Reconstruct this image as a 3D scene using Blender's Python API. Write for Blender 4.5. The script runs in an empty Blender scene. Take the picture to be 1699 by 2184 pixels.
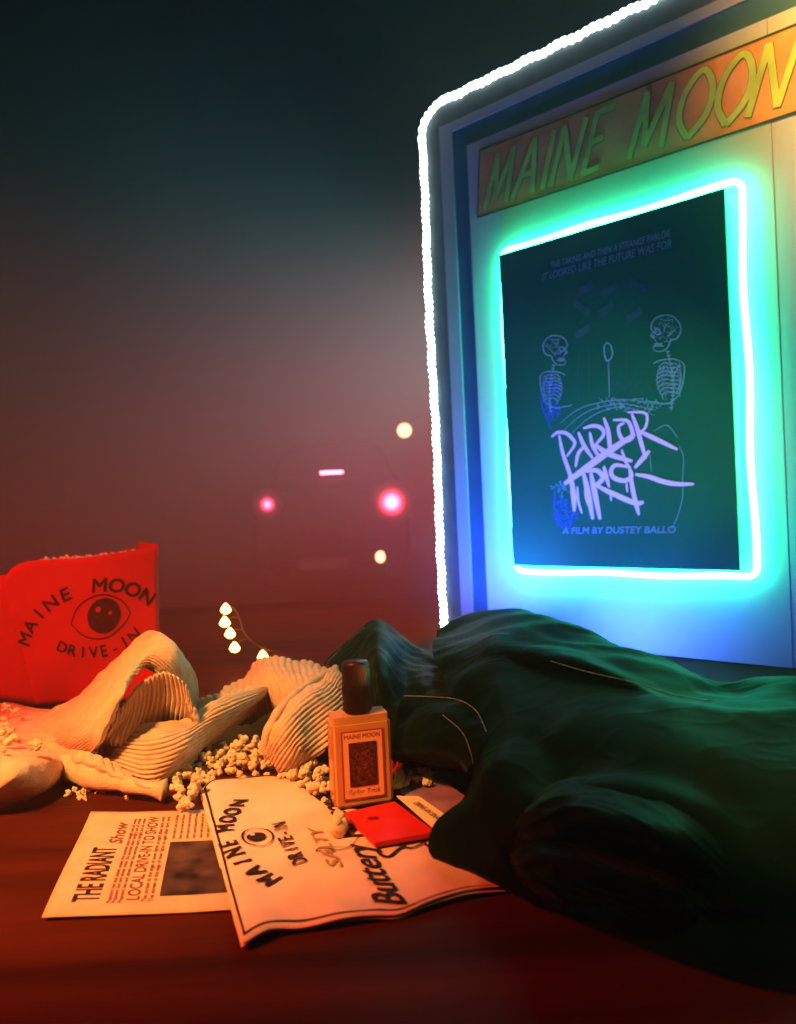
import bpy, bmesh, math, random
import numpy as np
from mathutils import Vector, Matrix, noise as mnoise
random.seed(7); rng = np.random.default_rng(7)
scene = bpy.context.scene; COL = scene.collection

# ------------------------------------------------------------------ camera
F, CX, CY = 1663.0, 849.5, 1092.0
ROLL, PITCH, H = math.radians(2.7), math.radians(-0.75), 0.22
def ray(px, py):
    u = (px-CX)/F; w = -(py-CY)/F
    x = u*math.cos(ROLL)+w*math.sin(ROLL); z = -u*math.sin(ROLL)+w*math.cos(ROLL)
    return np.array([x, math.cos(PITCH)-z*math.sin(PITCH), math.sin(PITCH)+z*math.cos(PITCH)])
def P(px, py, Y=None, z=None):
    d = ray(px, py); t = (Y/d[1]) if Y is not None else (z-H)/d[2]
    return np.array([0, 0, H])+t*d
cam = bpy.data.cameras.new('camera'); camo = bpy.data.objects.new('camera', cam); COL.objects.link(camo)
fw = ray(CX, CY); rt = ray(CX+F, CY)-fw; up = ray(CX, CY-F)-fw
M = Matrix((rt, up, -fw)).transposed().to_4x4(); M.translation = (0, 0, H); camo.matrix_world = M
cam.sensor_fit = 'VERTICAL'; cam.angle = 2*math.atan(CY/F); cam.clip_start = .01; cam.clip_end = 200
cam.dof.use_dof = True; cam.dof.focus_distance = .62; cam.dof.aperture_fstop = 5
scene.camera = camo
w = bpy.data.worlds.new('World'); scene.world = w; w.use_nodes = True
w.node_tree.nodes['Background'].inputs[0].default_value = (.010, .006, .006, 1)
w.node_tree.nodes['Background'].inputs[1].default_value = .02
scene.view_settings.view_transform = 'Standard'; scene.view_settings.look = 'None'
scene.view_settings.exposure = 0; scene.view_settings.gamma = 1
c = scene.cycles; c.use_denoising = True; c.max_bounces = 8; c.volume_bounces = 0; c.transparent_max_bounces = 12
c.sample_clamp_indirect = 4; c.caustics_reflective = False
try: c.denoiser = 'OPENIMAGEDENOISE'
except Exception: pass

def lamp(name, kind, loc, tgt, color, power, size=.1, angle=60, blend=.6, shape=None):
    l = bpy.data.lights.new(name, kind); o = bpy.data.objects.new(name, l); COL.objects.link(o)
    o.location = loc; l.color = color; l.energy = power
    if kind == 'SPOT': l.spot_size = math.radians(angle); l.spot_blend = blend; l.shadow_soft_size = size
    elif kind == 'AREA': l.size = size
    else: l.shadow_soft_size = size
    if tgt is not None:
        o.rotation_euler = (Vector(tgt)-Vector(loc)).to_track_quat('-Z', 'Y').to_euler()
    return o
A48 = math.radians(48); D = np.array([-math.sin(A48), math.cos(A48), 0]); Nn = np.array([-D[1], D[0], 0]); PT = np.array([.4199, .95, 0])
def W0(s_, n, z): return tuple(float(x) for x in PT+D*s_+Nn*n+np.array([0, 0, z]))
# warm key on the still life, red lamp by the carton, warm wash on the sign, unseen blue fill low on the sign
lamp('warm_key_lamp', 'SPOT', (-.42, .18, .62), (-.19, .63, 0), (1, .35, .08), 58, .035, 46, 1)
lamp('red_lamp', 'SPOT', (-.80, .20, .60), (-.40, .88, .06), (1, .004, .008), 40, .06, 40, .9)
lamp('red_table_lamp', 'SPOT', (-.85, .10, .75), (-.38, .34, 0), (1, .010, .002), 75, .1, 58, 1)
lamp('red_rear_fill', 'SPOT', (.60, 2.2, 1.15), (-.22, 1.38, 0), (1, .045, .03), 260, .1, 50, 1)  # added unseen fill reddening the rear tabletop, hidden behind the board
lamp('warm_wash_lamp', 'SPOT', (-.05, -.10, 1.25), (.72, .66, .80), (1, .55, .12), 600, .08, 42, 1)
lamp('poster_fill', 'SPOT', (.42, .10, .10), W0(.15, 0, .30), (.74, 1, .68), 25, .03, 23, 1)  # added unseen spot brightening the poster and its title
lamp('blue_foot_fill', 'SPOT', (.10, 1.06, .035), W0(.40, 0, .34), (.04, .11, 1), 16, .02, 150, 1)  # added blue spot hidden behind the jacket, tints the board's left side
lamp('blue_foot_fill', 'SPOT', W0(.15, .12, .02), W0(.13, 0, .12), (.05, .12, 1), 5.5, .02, 165, 1)  # second added blue spot, also out of sight behind the jacket
lamp('dim_fill_lamp', 'SPOT', (.26, .02, .50), (.13, .50, .02), (.60, .85, .20), 6, .03, 24, 1)  # added dim fill for the jacket front, no real source
lamp('sleeve_fill', 'SPOT', (.50, .20, .42), (.20, .455, .03), (1, .72, .28), 3.6, .02, 28, 1)  # added unseen fill that warms the sleeve folds
lamp('pink_haze_fill', 'SPOT', (1.75, 2.7, .25), (-.75, 6.6, .95), (1, .36, .36), 2500, .1, 44, 1)  # added out-of-sight spot that tints the haze pink
lamp('teal_haze_fill', 'SPOT', (.46, 1.80, .55), (-.02, 2.5, .72), (.42, 1, 1), 300, .05, 66, 1)  # added behind the board to give the haze a teal glow
lamp('red_haze_fill', 'SPOT', (-2.9, 1.9, -.3), (.1, 4.6, .22), (1, .02, .006), 500, .1, 50, 1)  # added off-frame spot, reddens the haze from the left
lamp('red_haze_fill', 'SPOT', (1.6, 2.5, .05), (-1.7, 5.2, .10), (1, .05, .03), 1500, .1, 60, 1)  # added behind the board so the red haze fades leftward

# ------------------------------------------------------------------ materials
def mat(name, col, rough=.7, spec=.3, noise_scale=None, noise_amt=.15, bump=0, bump_scale=200, emit=None, es=1, sheen=0,
        sheen_tint=(1, 1, 1), metallic=0, trans=0, ior=1.45, stretch=(1, 1, 1), sheen_rough=.4, coat=0):
    m = bpy.data.materials.new(name); m.use_nodes = True; nt = m.node_tree; b = nt.nodes['Principled BSDF']
    b.inputs['Base Color'].default_value = (*col, 1); b.inputs['Roughness'].default_value = rough
    b.inputs['Specular IOR Level'].default_value = spec; b.inputs['Metallic'].default_value = metallic
    b.inputs['Transmission Weight'].default_value = trans; b.inputs['IOR'].default_value = ior
    b.inputs['Coat Weight'].default_value = coat
    if sheen:
        b.inputs['Sheen Weight'].default_value = sheen; b.inputs['Sheen Tint'].default_value = (*sheen_tint, 1)
        b.inputs['Sheen Roughness'].default_value = sheen_rough
    if emit:
        b.inputs['Emission Color'].default_value = (*emit, 1); b.inputs['Emission Strength'].default_value = es
    tc = nt.nodes.new('ShaderNodeTexCoord'); mp = nt.nodes.new('ShaderNodeMapping'); mp.inputs['Scale'].default_value = stretch
    nt.links.new(tc.outputs['Object'], mp.inputs['Vector'])
    if noise_scale:
        n = nt.nodes.new('ShaderNodeTexNoise'); n.inputs['Scale'].default_value = noise_scale; n.inputs['Detail'].default_value = 6
        nt.links.new(mp.outputs[0], n.inputs['Vector'])
        r = nt.nodes.new('ShaderNodeValToRGB'); r.color_ramp.elements[0].position = .3; r.color_ramp.elements[1].position = .7
        r.color_ramp.elements[0].color = (*[x*(1-noise_amt) for x in col], 1)
        r.color_ramp.elements[1].color = (*[min(1, x*(1+noise_amt)) for x in col], 1)
        nt.links.new(n.outputs[0], r.inputs[0]); nt.links.new(r.outputs[0], b.inputs['Base Color'])
    if bump:
        n2 = nt.nodes.new('ShaderNodeTexNoise'); n2.inputs['Scale'].default_value = bump_scale; n2.inputs['Detail'].default_value = 4
        nt.links.new(mp.outputs[0], n2.inputs['Vector'])
        bp = nt.nodes.new('ShaderNodeBump'); bp.inputs['Strength'].default_value = bump; bp.inputs['Distance'].default_value = .001
        nt.links.new(n2.outputs[0], bp.inputs['Height']); nt.links.new(bp.outputs[0], b.inputs['Normal'])
    return m
MT = dict(
    table=mat('dark_wood', (.050, .010, .003), .5, .05, 9, .45, .5, 60, stretch=(.35, 4, 1)),
    asphalt=mat('asphalt', (.045, .04, .04), .9, .2, 3, .3, .6, 40),
    paper=mat('bag_paper', (.72, .62, .54), .75, .2, 30, .13, .6, 90),
    newsprint=mat('newsprint', (.62, .49, .35), .85, .15, 45, .13, .3, 200),
    ink=mat('black_ink', (.022, .014, .012), .8, .2),
    cartonink=mat('dark_carton_ink', (.075, .006, .006), .7, .2, 120, .5),
    fadeink=mat('faded_ink', (.16, .09, .05), .8, .2),
    olive=mat('olive_ink', (.34, .28, .10), .8, .2),
    photo=mat('newspaper_photograph', (.055, .038, .035), .6, .3, 60, .9),
    redcard=mat('red_card', (.62, .022, .018), .5, .3, 60, .08, .15, 300),
    darkred=mat('dark_red_ink', (.18, .006, .006), .6, .2),
    redpaper=mat('red_paper', (.72, .018, .014), .55, .25, 30, .05, .15, 200),
    white=mat('white_card', (.80, .76, .62), .7, .2, 40, .04),
    purple=mat('purple_card', (.26, .15, .30), .6, .3, 40, .35),
    knit=mat('beige_knit', (.64, .53, .39), .95, .1, 90, .14, .9, 500, sheen=.25),
    velvet=mat('green_velvet', (.0010, .0080, .0020), .58, .035, 20, .25, .25, 90, sheen=.06, sheen_tint=(.35, 1, .55)),
    lit_seam=mat('jacket_lit_seam', (.16, .24, .16), .6, .4, 200, .5),  # pale tone stands for light caught on seam and fold edges
    corn=mat('popped_corn', (.86, .72, .30), .75, .2, 120, .16, .5, 300),
    husk=mat('popcorn_husk', (.45, .20, .05), .5, .3),
    cap=mat('brown_cap', (.018, .007, .005), .42, .5, 30, .15),
    label=mat('peach_label', (.95, .50, .26), .6, .25, 60, .05),
    labeldark=mat('label_picture', (.07, .018, .016), .5, .3, 300, .8),
    labelred=mat('label_ink', (.42, .07, .02), .6, .2),
    board=mat('board_white', (.50, .49, .45), .6, .25, 6, .05, .2, 30),
    moulding=mat('pale_moulding', (.36, .36, .35), .6, .25, 20, .06, .3, 60),
    groove=mat('teal_groove', (.035, .11, .17), .6, .25, 20, .15),
    greyframe=mat('grey_frame', (.07, .075, .075), .7, .25, 30, .2, .3, 60),
    banner=mat('orange_banner', (.85, .33, .10), .7, .2, 18, .25),
    lettergreen=mat('green_letter', (.52, .62, .10), .7, .2, 22, .3),
    pencil=mat('dark_outline', (.05, .06, .02), .8, .2),
    poster=mat('poster_paper', (.003, .15, .06), .45, .35, 5, .2),
    posterwhite=mat('poster_white_ink', (1, .66, 1), .6, .2),
    posterline=mat('poster_pale_ink', (.24, .52, .52), .6, .2),
    posterblue=mat('poster_blue_ink', (.06, .12, .75), .6, .2),
    postergreen=mat('poster_green_ink', (.035, .17, .12), .6, .2),
    carpaint=mat('dark_car_paint', (.010, .008, .009), .9, .05),
    glass=mat('dark_car_glass', (.008, .008, .009), .6, .1),
    rubber=mat('rubber', (.015, .015, .015), .9, .2),
    wire=mat('string_wire', (.10, .025, .015), .5, .4),
    neon=mat('cyan_neon', (.1, .8, .7), emit=(.030, 1, .50), es=42),
    led=mat('white_led', (.8, .9, .9), emit=(.75, 1, 1), es=15),
    tail=mat('red_tail_light', (.8, .05, .08), emit=(1, .02, .10), es=600),
    taildim=mat('dim_red_tail_light', (.8, .05, .08), emit=(1, .07, .10), es=160),
    brake=mat('brake_light', (.8, .05, .08), emit=(1, .10, .22), es=30),
    warmbulb=mat('warm_bulb', (.9, .8, .5), emit=(1, .60, .26), es=4.5),
    fairy=mat('fairy_bulb', (.9, .8, .4), emit=(1, .46, .06), es=22),
    pole=mat('lamp_pole', (.03, .03, .03), .6, .4),
)
def glassmat():
    m = mat('peach_perfume_glass', (1.0, .58, .20), .10, .5, trans=.45, ior=1.3)
    return m
r_ = [n for n in MT['corn'].node_tree.nodes if n.type == 'VALTORGB'][0].color_ramp
r_.elements[0].color = (.78, .48, .08, 1); r_.elements[0].position = .36; r_.elements[1].color = (.90, .84, .62, 1); r_.elements[1].position = .5
def halo_lensmat(name, col, core, s1, s2, r1, r2):  # emission fades outward, painting the light's halo onto the lens disc
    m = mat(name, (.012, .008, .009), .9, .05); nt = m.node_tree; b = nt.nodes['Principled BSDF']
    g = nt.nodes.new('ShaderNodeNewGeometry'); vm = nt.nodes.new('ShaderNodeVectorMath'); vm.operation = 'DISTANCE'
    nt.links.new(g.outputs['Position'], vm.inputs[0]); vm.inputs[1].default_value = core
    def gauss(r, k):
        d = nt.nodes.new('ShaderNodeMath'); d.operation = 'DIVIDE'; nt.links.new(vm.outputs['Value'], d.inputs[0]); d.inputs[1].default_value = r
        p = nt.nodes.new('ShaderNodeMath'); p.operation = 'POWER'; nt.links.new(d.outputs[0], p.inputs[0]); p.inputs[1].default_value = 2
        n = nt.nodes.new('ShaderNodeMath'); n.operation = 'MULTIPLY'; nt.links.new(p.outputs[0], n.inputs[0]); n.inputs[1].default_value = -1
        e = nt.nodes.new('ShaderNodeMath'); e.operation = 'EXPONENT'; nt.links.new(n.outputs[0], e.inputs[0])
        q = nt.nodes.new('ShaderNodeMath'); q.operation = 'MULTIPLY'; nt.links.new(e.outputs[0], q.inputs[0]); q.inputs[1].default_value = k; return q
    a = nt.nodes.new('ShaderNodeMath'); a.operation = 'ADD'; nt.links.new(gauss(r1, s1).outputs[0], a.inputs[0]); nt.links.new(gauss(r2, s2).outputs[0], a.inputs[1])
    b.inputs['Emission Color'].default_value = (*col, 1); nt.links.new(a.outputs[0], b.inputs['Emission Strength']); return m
MT['bottle'] = glassmat()
MT['liquid'] = mat('perfume_liquid', (.95, .27, .04), .35, .3, trans=.25, ior=1.33)

# ------------------------------------------------------------------ object helpers
def mk(name, V, Fc, m, parent=None, smooth=False, thick=0, origin=None):
    V = np.asarray(V, float).reshape(-1, 3)
    if parent is not None: org = np.array(parent['_o'])
    elif origin is not None: org = np.array(origin, float)
    else: org = np.array([(V[:, 0].min()+V[:, 0].max())/2, (V[:, 1].min()+V[:, 1].max())/2, V[:, 2].min()])
    me = bpy.data.meshes.new(name); me.from_pydata((V-org).tolist(), [], [tuple(int(i) for i in f) for f in Fc]); me.update()
    if smooth: me.polygons.foreach_set('use_smooth', [True]*len(me.polygons))
    mt = m if not isinstance(m, str) else MT[m]; me.materials.append(mt)
    o = bpy.data.objects.new(name, me); COL.objects.link(o)
    if parent is not None: o.parent = parent; o['_o'] = list(map(float, org))
    else: o.location = org; o['_o'] = list(map(float, org))
    if thick:
        md = o.modifiers.new('thickness', 'SOLIDIFY'); md.thickness = thick; md.offset = -1
    return o
def tag(o, label, cat, group=None):
    o['label'] = label; o['category'] = cat
    if group: o['group'] = group
    return o
def struct(o, kind='structure'): o['kind'] = kind; return o
def empty(name, loc, label, cat, group=None):
    o = bpy.data.objects.new(name, None); COL.objects.link(o); o.location = loc; o['_o'] = list(map(float, loc))
    o.empty_display_size = .02
    return tag(o, label, cat, group)
class MB:
    def __init__(s): s.V = []; s.F = []
    def add(s, V, Fc):
        k = len(s.V); s.V += [tuple(v) for v in V]; s.F += [tuple(i+k for i in f) for f in Fc]; return s
    def bm(s, bm):
        bm.verts.index_update(); s.add([v.co[:] for v in bm.verts], [[v.index for v in f.verts] for f in bm.faces]); bm.free(); return s
    def box(s, fn, a, b, bevel=0, seg=2):
        bm = bmesh.new(); bmesh.ops.create_cube(bm, size=1)
        for v in bm.verts: v.co = Vector([(a[i]+b[i])/2+v.co[i]*(b[i]-a[i]) for i in range(3)])
        if bevel: bmesh.ops.bevel(bm, geom=bm.edges[:], offset=bevel, segments=seg, affect='EDGES')
        for v in bm.verts: v.co = Vector(fn(*v.co))
        return s.bm(bm)
    def tube(s, pts, r, n=10, caps=True):
        pts = [Vector(p) for p in pts]; rr = r if hasattr(r, '__len__') else [r]*len(pts); N = len(pts); rings = []
        prev = None
        for i, p in enumerate(pts):
            t = (pts[min(i+1, N-1)]-pts[max(i-1, 0)]).normalized()
            if prev is None:
                a = Vector((0, 0, 1)) if abs(t.z) < .9 else Vector((1, 0, 0)); x = t.cross(a).normalized()
            else: x = (prev-t*prev.dot(t)).normalized()
            prev = x; y = t.cross(x)
            rings.append([tuple(p+(x*math.cos(2*math.pi*k/n)+y*math.sin(2*math.pi*k/n))*rr[i]) for k in range(n)])
        V = [v for g in rings for v in g]; Fc = []
        for i in range(N-1):
            for k in range(n): Fc.append((i*n+k, i*n+(k+1) % n, (i+1)*n+(k+1) % n, (i+1)*n+k))
        if caps: Fc += [tuple(range(n))[::-1], tuple((N-1)*n+k for k in range(n))]
        return s.add(V, Fc)
    def build(s, name, m, parent=None, **k): return mk(name, s.V, s.F, m, parent, **k)
def ident(x, y, z): return (x, y, z)
def crom(pts, n):
    pts = np.asarray(pts, float); k = len(pts); out = []
    for t in np.linspace(0, k-1, n):
        i = min(int(t), k-2); f = t-i
        p0, p1, p2, p3 = pts[max(i-1, 0)], pts[i], pts[i+1], pts[min(i+2, k-1)]
        if i == 0: p0 = 2*p1-p2
        if i == k-2: p3 = 2*p2-p1
        out.append(.5*((2*p1)+(-p0+p2)*f+(2*p0-5*p1+4*p2-p3)*f*f+(-p0+3*p1-3*p2+p3)*f**3))
    return np.array(out)
def nz(p, s, o=0): return mnoise.noise(Vector((p[0]*s+o, p[1]*s-o, p[2]*s+2*o)))
def patch(rows, nu, nv, disp=None, floor=.0015):
    """lofted sheet through a grid of world points; disp(u, v, p) moves it along its normal"""
    R = [crom(r, nu) for r in rows]; G = np.array(R); G = np.stack([crom(G[:, j], nv) for j in range(nu)], 1)
    du = np.gradient(G, axis=1); dv = np.gradient(G, axis=0); N = np.cross(du, dv); N /= (np.linalg.norm(N, axis=2, keepdims=True)+1e-12)
    camp = np.array([0, 0, H])
    if np.sum(np.einsum('ijk,ijk->ij', N, camp-G)) < 0: N = -N
    if disp:
        for i in range(nv):
            for j in range(nu): G[i, j] += N[i, j]*disp(j/(nu-1), i/(nv-1), G[i, j])
    G[:, :, 2] = np.maximum(G[:, :, 2], floor)
    Fc = [(i*nu+j, i*nu+j+1, (i+1)*nu+j+1, (i+1)*nu+j) for i in range(nv-1) for j in range(nu-1)]
    V = G.reshape(-1, 3)
    a, b, cc = V[Fc[0][0]], V[Fc[0][1]], V[Fc[0][2]]
    if np.dot(np.cross(b-a, cc-a), N[0, 0]) < 0: Fc = [f[::-1] for f in Fc]
    return V, Fc
_tc = {}
def glyph(s, size=1.0, shear=0.0):
    k = (s, shear)
    if k not in _tc:
        cu = bpy.data.curves.new('t', 'FONT'); cu.body = s; cu.shear = shear; cu.resolution_u = 3
        ob = bpy.data.objects.new('t', cu); COL.objects.link(ob); dg = bpy.context.evaluated_depsgraph_get()
        me = bpy.data.meshes.new_from_object(ob.evaluated_get(dg))
        _tc[k] = (np.array([v.co[:] for v in me.vertices]).reshape(-1, 3)[:, :2], [tuple(p.vertices) for p in me.polygons])
        bpy.data.objects.remove(ob); bpy.data.curves.remove(cu); bpy.data.meshes.remove(me)
    V, Fc = _tc[k]; return V*size, Fc
def text(mb, s, size, org, fn, ang=0, sx=1, bold=0, shear=0, align='L', fit=None):
    V, Fc = glyph(s, size, shear)
    if len(V) == 0: return
    V = V.copy(); V[:, 0] *= sx
    if fit: V[:, 0] *= fit/(V[:, 0].max()-V[:, 0].min())
    if align == 'C': V[:, 0] -= (V[:, 0].min()+V[:, 0].max())/2
    for dx, dy in ([(0, 0)] if not bold else [(0, 0), (bold, 0), (0, bold), (bold, bold)]):
        ca, sa = math.cos(ang), math.sin(ang); k = dx*.013+dy*.021
        mb.add([fn(org[0]+(x+dx)*ca-(y+dy)*sa, org[1]+(x+dx)*sa+(y+dy)*ca, k) for x, y in V], Fc)
def arctext(mb, s, size, cx, cy, r, a0, a1, fn, bold=0, sx=1, inward=False):
    n = len(s)
    for i, ch in enumerate(s):
        a = a0+(a1-a0)*(i+.5)/n
        if ch == ' ': continue
        text(mb, ch, size, (cx+r*math.cos(a), cy+r*math.sin(a)), fn, (a-math.pi/2) if not inward else a+math.pi/2, sx, bold, align='C')
def stroke(mb, pts, w, fn, n=None, taper=True, lift=0):
    """flat ink ribbon in a 2D frame"""
    p = crom(pts, n or max(6, len(pts)*6)); t = np.gradient(p, axis=0); t /= np.linalg.norm(t, axis=1, keepdims=True)+1e-12
    nn = np.stack([-t[:, 1], t[:, 0]], 1); k = len(p)
    ww = [w/2*((.35+.65*math.sin(math.pi*min(1, max(0, (i+.6)/k)))**.6) if taper else 1) for i in range(k)]
    L = [fn(*(p[i]+nn[i]*ww[i]), lift) for i in range(k)]; Rr = [fn(*(p[i]-nn[i]*ww[i]), lift) for i in range(k)]
    mb.add(L+Rr, [(i, i+1, k+i+1, k+i) for i in range(k-1)])
def disc(mb, cx, cy, rx, ry, fn, lift=0, n=28, ang=0):
    V = []
    for k in range(n):
        x, y = rx*math.cos(2*math.pi*k/n), ry*math.sin(2*math.pi*k/n)
        V.append(fn(cx+x*math.cos(ang)-y*math.sin(ang), cy+x*math.sin(ang)+y*math.cos(ang), lift))
    mb.add(V, [tuple(range(n))])

# ------------------------------------------------------------------ setting
TZ = -.66
g = MB(); g.box(ident, (-9, -2, TZ-.05), (9, 16, TZ)); struct(g.build('ground', 'asphalt'))
t = MB(); t.box(ident, (-1.6, -.35, -.03), (1.5, 1.80, 0), .004)
tb = t.build('tabletop', 'table'); struct(tb)

# ------------------------------------------------------------------ lit sign board
A48 = math.radians(48); D = np.array([-math.sin(A48), math.cos(A48), 0]); Nn = np.array([-D[1], D[0], 0]); PT = np.array([.4199, .95, 0])
def W(s, n, z): return tuple(PT+D*s+Nn*n+np.array([0, 0, z]))
def pan(px, py):
    d = ray(px, py); o = np.array([0, 0, H]); k = np.dot(PT-o, Nn)/np.dot(d, Nn); X = o+k*d; return np.dot(X-PT, D), X[2]
bd = empty('sign_board', W(.05, 0, 0), 'tall white display board with grey and teal frame standing behind the green jacket', 'sign board')
SR = -.42
m = MB(); m.box(W, (-.0495, -.02, .002), (.387, 0, .763)); m.build('face_panel', 'board', bd)
m = MB(); m.box(W, (SR, -.02, .002), (-.050, -.0005, .763)); m.build('face_panel', 'board', bd)
m = MB(); m.box(W, (.3875, -.02, .002), (.416, -.003, .795)); m.box(W, (SR, -.02, .7635), (.387, -.003, .795)); m.build('frame_groove', 'groove', bd)
m = MB(); m.box(W, (.4165, -.02, .002), (.440, -.001, .810)); m.box(W, (SR, -.02, .7955), (.416, -.001, .810)); m.build('inner_moulding', 'moulding', bd)
m = MB(); m.box(W, (.4405, -.05, .002), (.470, -.002, .845)); m.box(W, (SR, -.05, .8105), (.440, -.002, .845)); m.build('outer_frame', 'greyframe', bd)
m = MB(); m.box(W, (SR, -.048, .002), (.44, -.022, .81)); m.build('back_panel', 'greyframe', bd)

# led rope round the outer frame
path = [(.476, z) for z in np.linspace(.004, .80, 480)]
path += [(.476-.042*(1-math.cos(a)), .80+.048*math.sin(a)) for a in np.linspace(.1, math.pi/2, 36)]
path += [(s, .848) for s in np.linspace(.428, SR, 480)]
pp = []; rr = []
for i, (s, z) in enumerate(path):
    a = i*.17; k = .0008
    pp.append(W(s+k*math.cos(a)+.0015*math.sin(i*.025), -.001+k*math.sin(a), z+(.0012*math.sin(a*1.3) if i > 250 else 0))); rr.append(.0024+.0036*abs(math.sin(i*.52))+.0004*random.random())
m = MB(); m.tube(pp, rr, 8); tag(m.build('led_rope', 'led', smooth=True), 'bright white LED rope light running along the outer edge of the sign board', 'rope light')

# neon rope behind the poster
def rrect(s0, s1, z0, z1, r, n=10, seg=26):
    out = []
    for cx, cz, a0 in ((s1-r, z1-r, 0), (s0+r, z1-r, 90), (s0+r, z0+r, 180), (s1-r, z0+r, 270)):
        out += [(cx+r*math.cos(math.radians(a0+90*k/n)), cz+r*math.sin(math.radians(a0+90*k/n))) for k in range(n+1)]
    P2 = []
    for i in range(len(out)):
        a, b = np.array(out[i]), np.array(out[(i+1) % len(out)]); L = np.linalg.norm(b-a); k = max(1, int(L/.012))
        P2 += [a+(b-a)*j/k for j in range(k)]
    return P2
q = rrect(-.016, .326, .109, .583, .012); q = q+[q[0]]
m = MB(); m.tube([W(s+.0016*math.sin(z*31), .010, z+.0012*math.sin(s*37+1)) for s, z in q], .0043, 10, caps=False)
tag(m.build('neon_rope', 'neon', smooth=True), 'glowing cyan neon rope framing the dark poster on the sign board', 'neon light')

# poster
po = empty('film_poster', W(.162, .018, .118), 'dark green film poster with scratched white title inside the cyan neon rope', 'poster')
def poW(s, z, k=0): return W(s, .0192+.0006*k, z)
m = MB(); m.box(W, (0, .0165, .118), (.324, .0185, .576)); m.build('poster_sheet', 'poster', po)
def zt(ox, oy, sc):
    return lambda X, Y: pan((ox+X/sc)/1.875, (oy+Y/sc)/1.875)
za = zt(2200, 1600, 2.614); mb = MB()
T = [([(90,390),(150,345),(240,350),(310,410),(330,470),(250,590)], 13), ([(170,370),(210,560),(290,800),(330,1000),(330,1160)], 15),
 ([(370,340),(430,480),(520,610)], 15), ([(440,480),(370,560),(340,700)], 13), ([(490,340),(520,480),(600,620)], 14),
 ([(420,300),(530,275),(610,300),(630,370),(540,480)], 14), ([(540,470),(700,570),(930,640)], 18), ([(635,190),(680,330),(700,500),(720,540)], 16),
 ([(730,215),(870,220),(920,300),(930,390),(850,430),(800,370),(790,280),(850,245)], 15), ([(925,150),(980,300),(1030,480),(1070,620)], 15),
 ([(880,135),(1050,140),(1085,200),(1060,300),(1000,340)], 10), ([(1000,330),(1150,400),(1400,520)], 15), ([(225,875),(450,710),(700,530),(960,360)], 24),
 ([(420,750),(470,960),(520,1240)], 20), ([(500,760),(540,960),(595,1240)], 20), ([(450,745),(560,735),(625,800),(590,860),(530,890)], 18),
 ([(540,880),(720,970),(960,1070),(1050,1060)], 18), ([(635,690),(660,790),(690,910)], 15), ([(890,700),(760,680),(710,740),(740,810),(850,840),(925,790),(890,690)], 16),
 ([(900,690),(930,900),(970,1080),(1000,1195)], 16), ([(1110,530),(1040,610),(955,710)], 16), ([(960,775),(1100,800),(1250,850),(1400,875),(1570,875)], 16),
 ([(820,520),(860,640),(900,700)], 11), ([(300,850),(310,1000),(325,1160)], 11), ([(360,900),(370,1050),(410,1180)], 10), ([(440,900),(450,1000),(470,1090)], 10),
 ([(705,960),(712,1050)], 7), ([(870,860),(880,960)], 7), ([(270,800),(300,900),(300,980)], 10)]
for i, (pts, wd) in enumerate(T):
    stroke(mb, [za(*p) for p in pts], wd*.00026*1.55, poW, lift=.2+i*.03)
mb.build('title_lettering', 'posterwhite', po)
zb = zt(2050, 900, 1.618); mb = MB(); mb2 = MB(); mb3 = MB()
def scribble(mbx, cx, cy, rx, ry, n, wd, seed):
    r = random.Random(seed)
    for k in range(n):
        a = r.uniform(0, 6.28); q = math.sqrt(r.random()); x, y = cx+rx*q*math.cos(a), cy+ry*q*math.sin(a)
        b = r.uniform(0, 6.28); L = r.uniform(8, 26)
        stroke(mbx, [zb(x, y), zb(x+L*math.cos(b), y+L*math.sin(b)), zb(x+L*math.cos(b)+r.uniform(-9, 9), y+L*math.sin(b)+r.uniform(-9, 9))], wd, poW, n=5, lift=k*.002)
def outline(mbx, pts, wd): stroke(mbx, [zb(*p) for p in pts], wd, poW, lift=.1)
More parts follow.
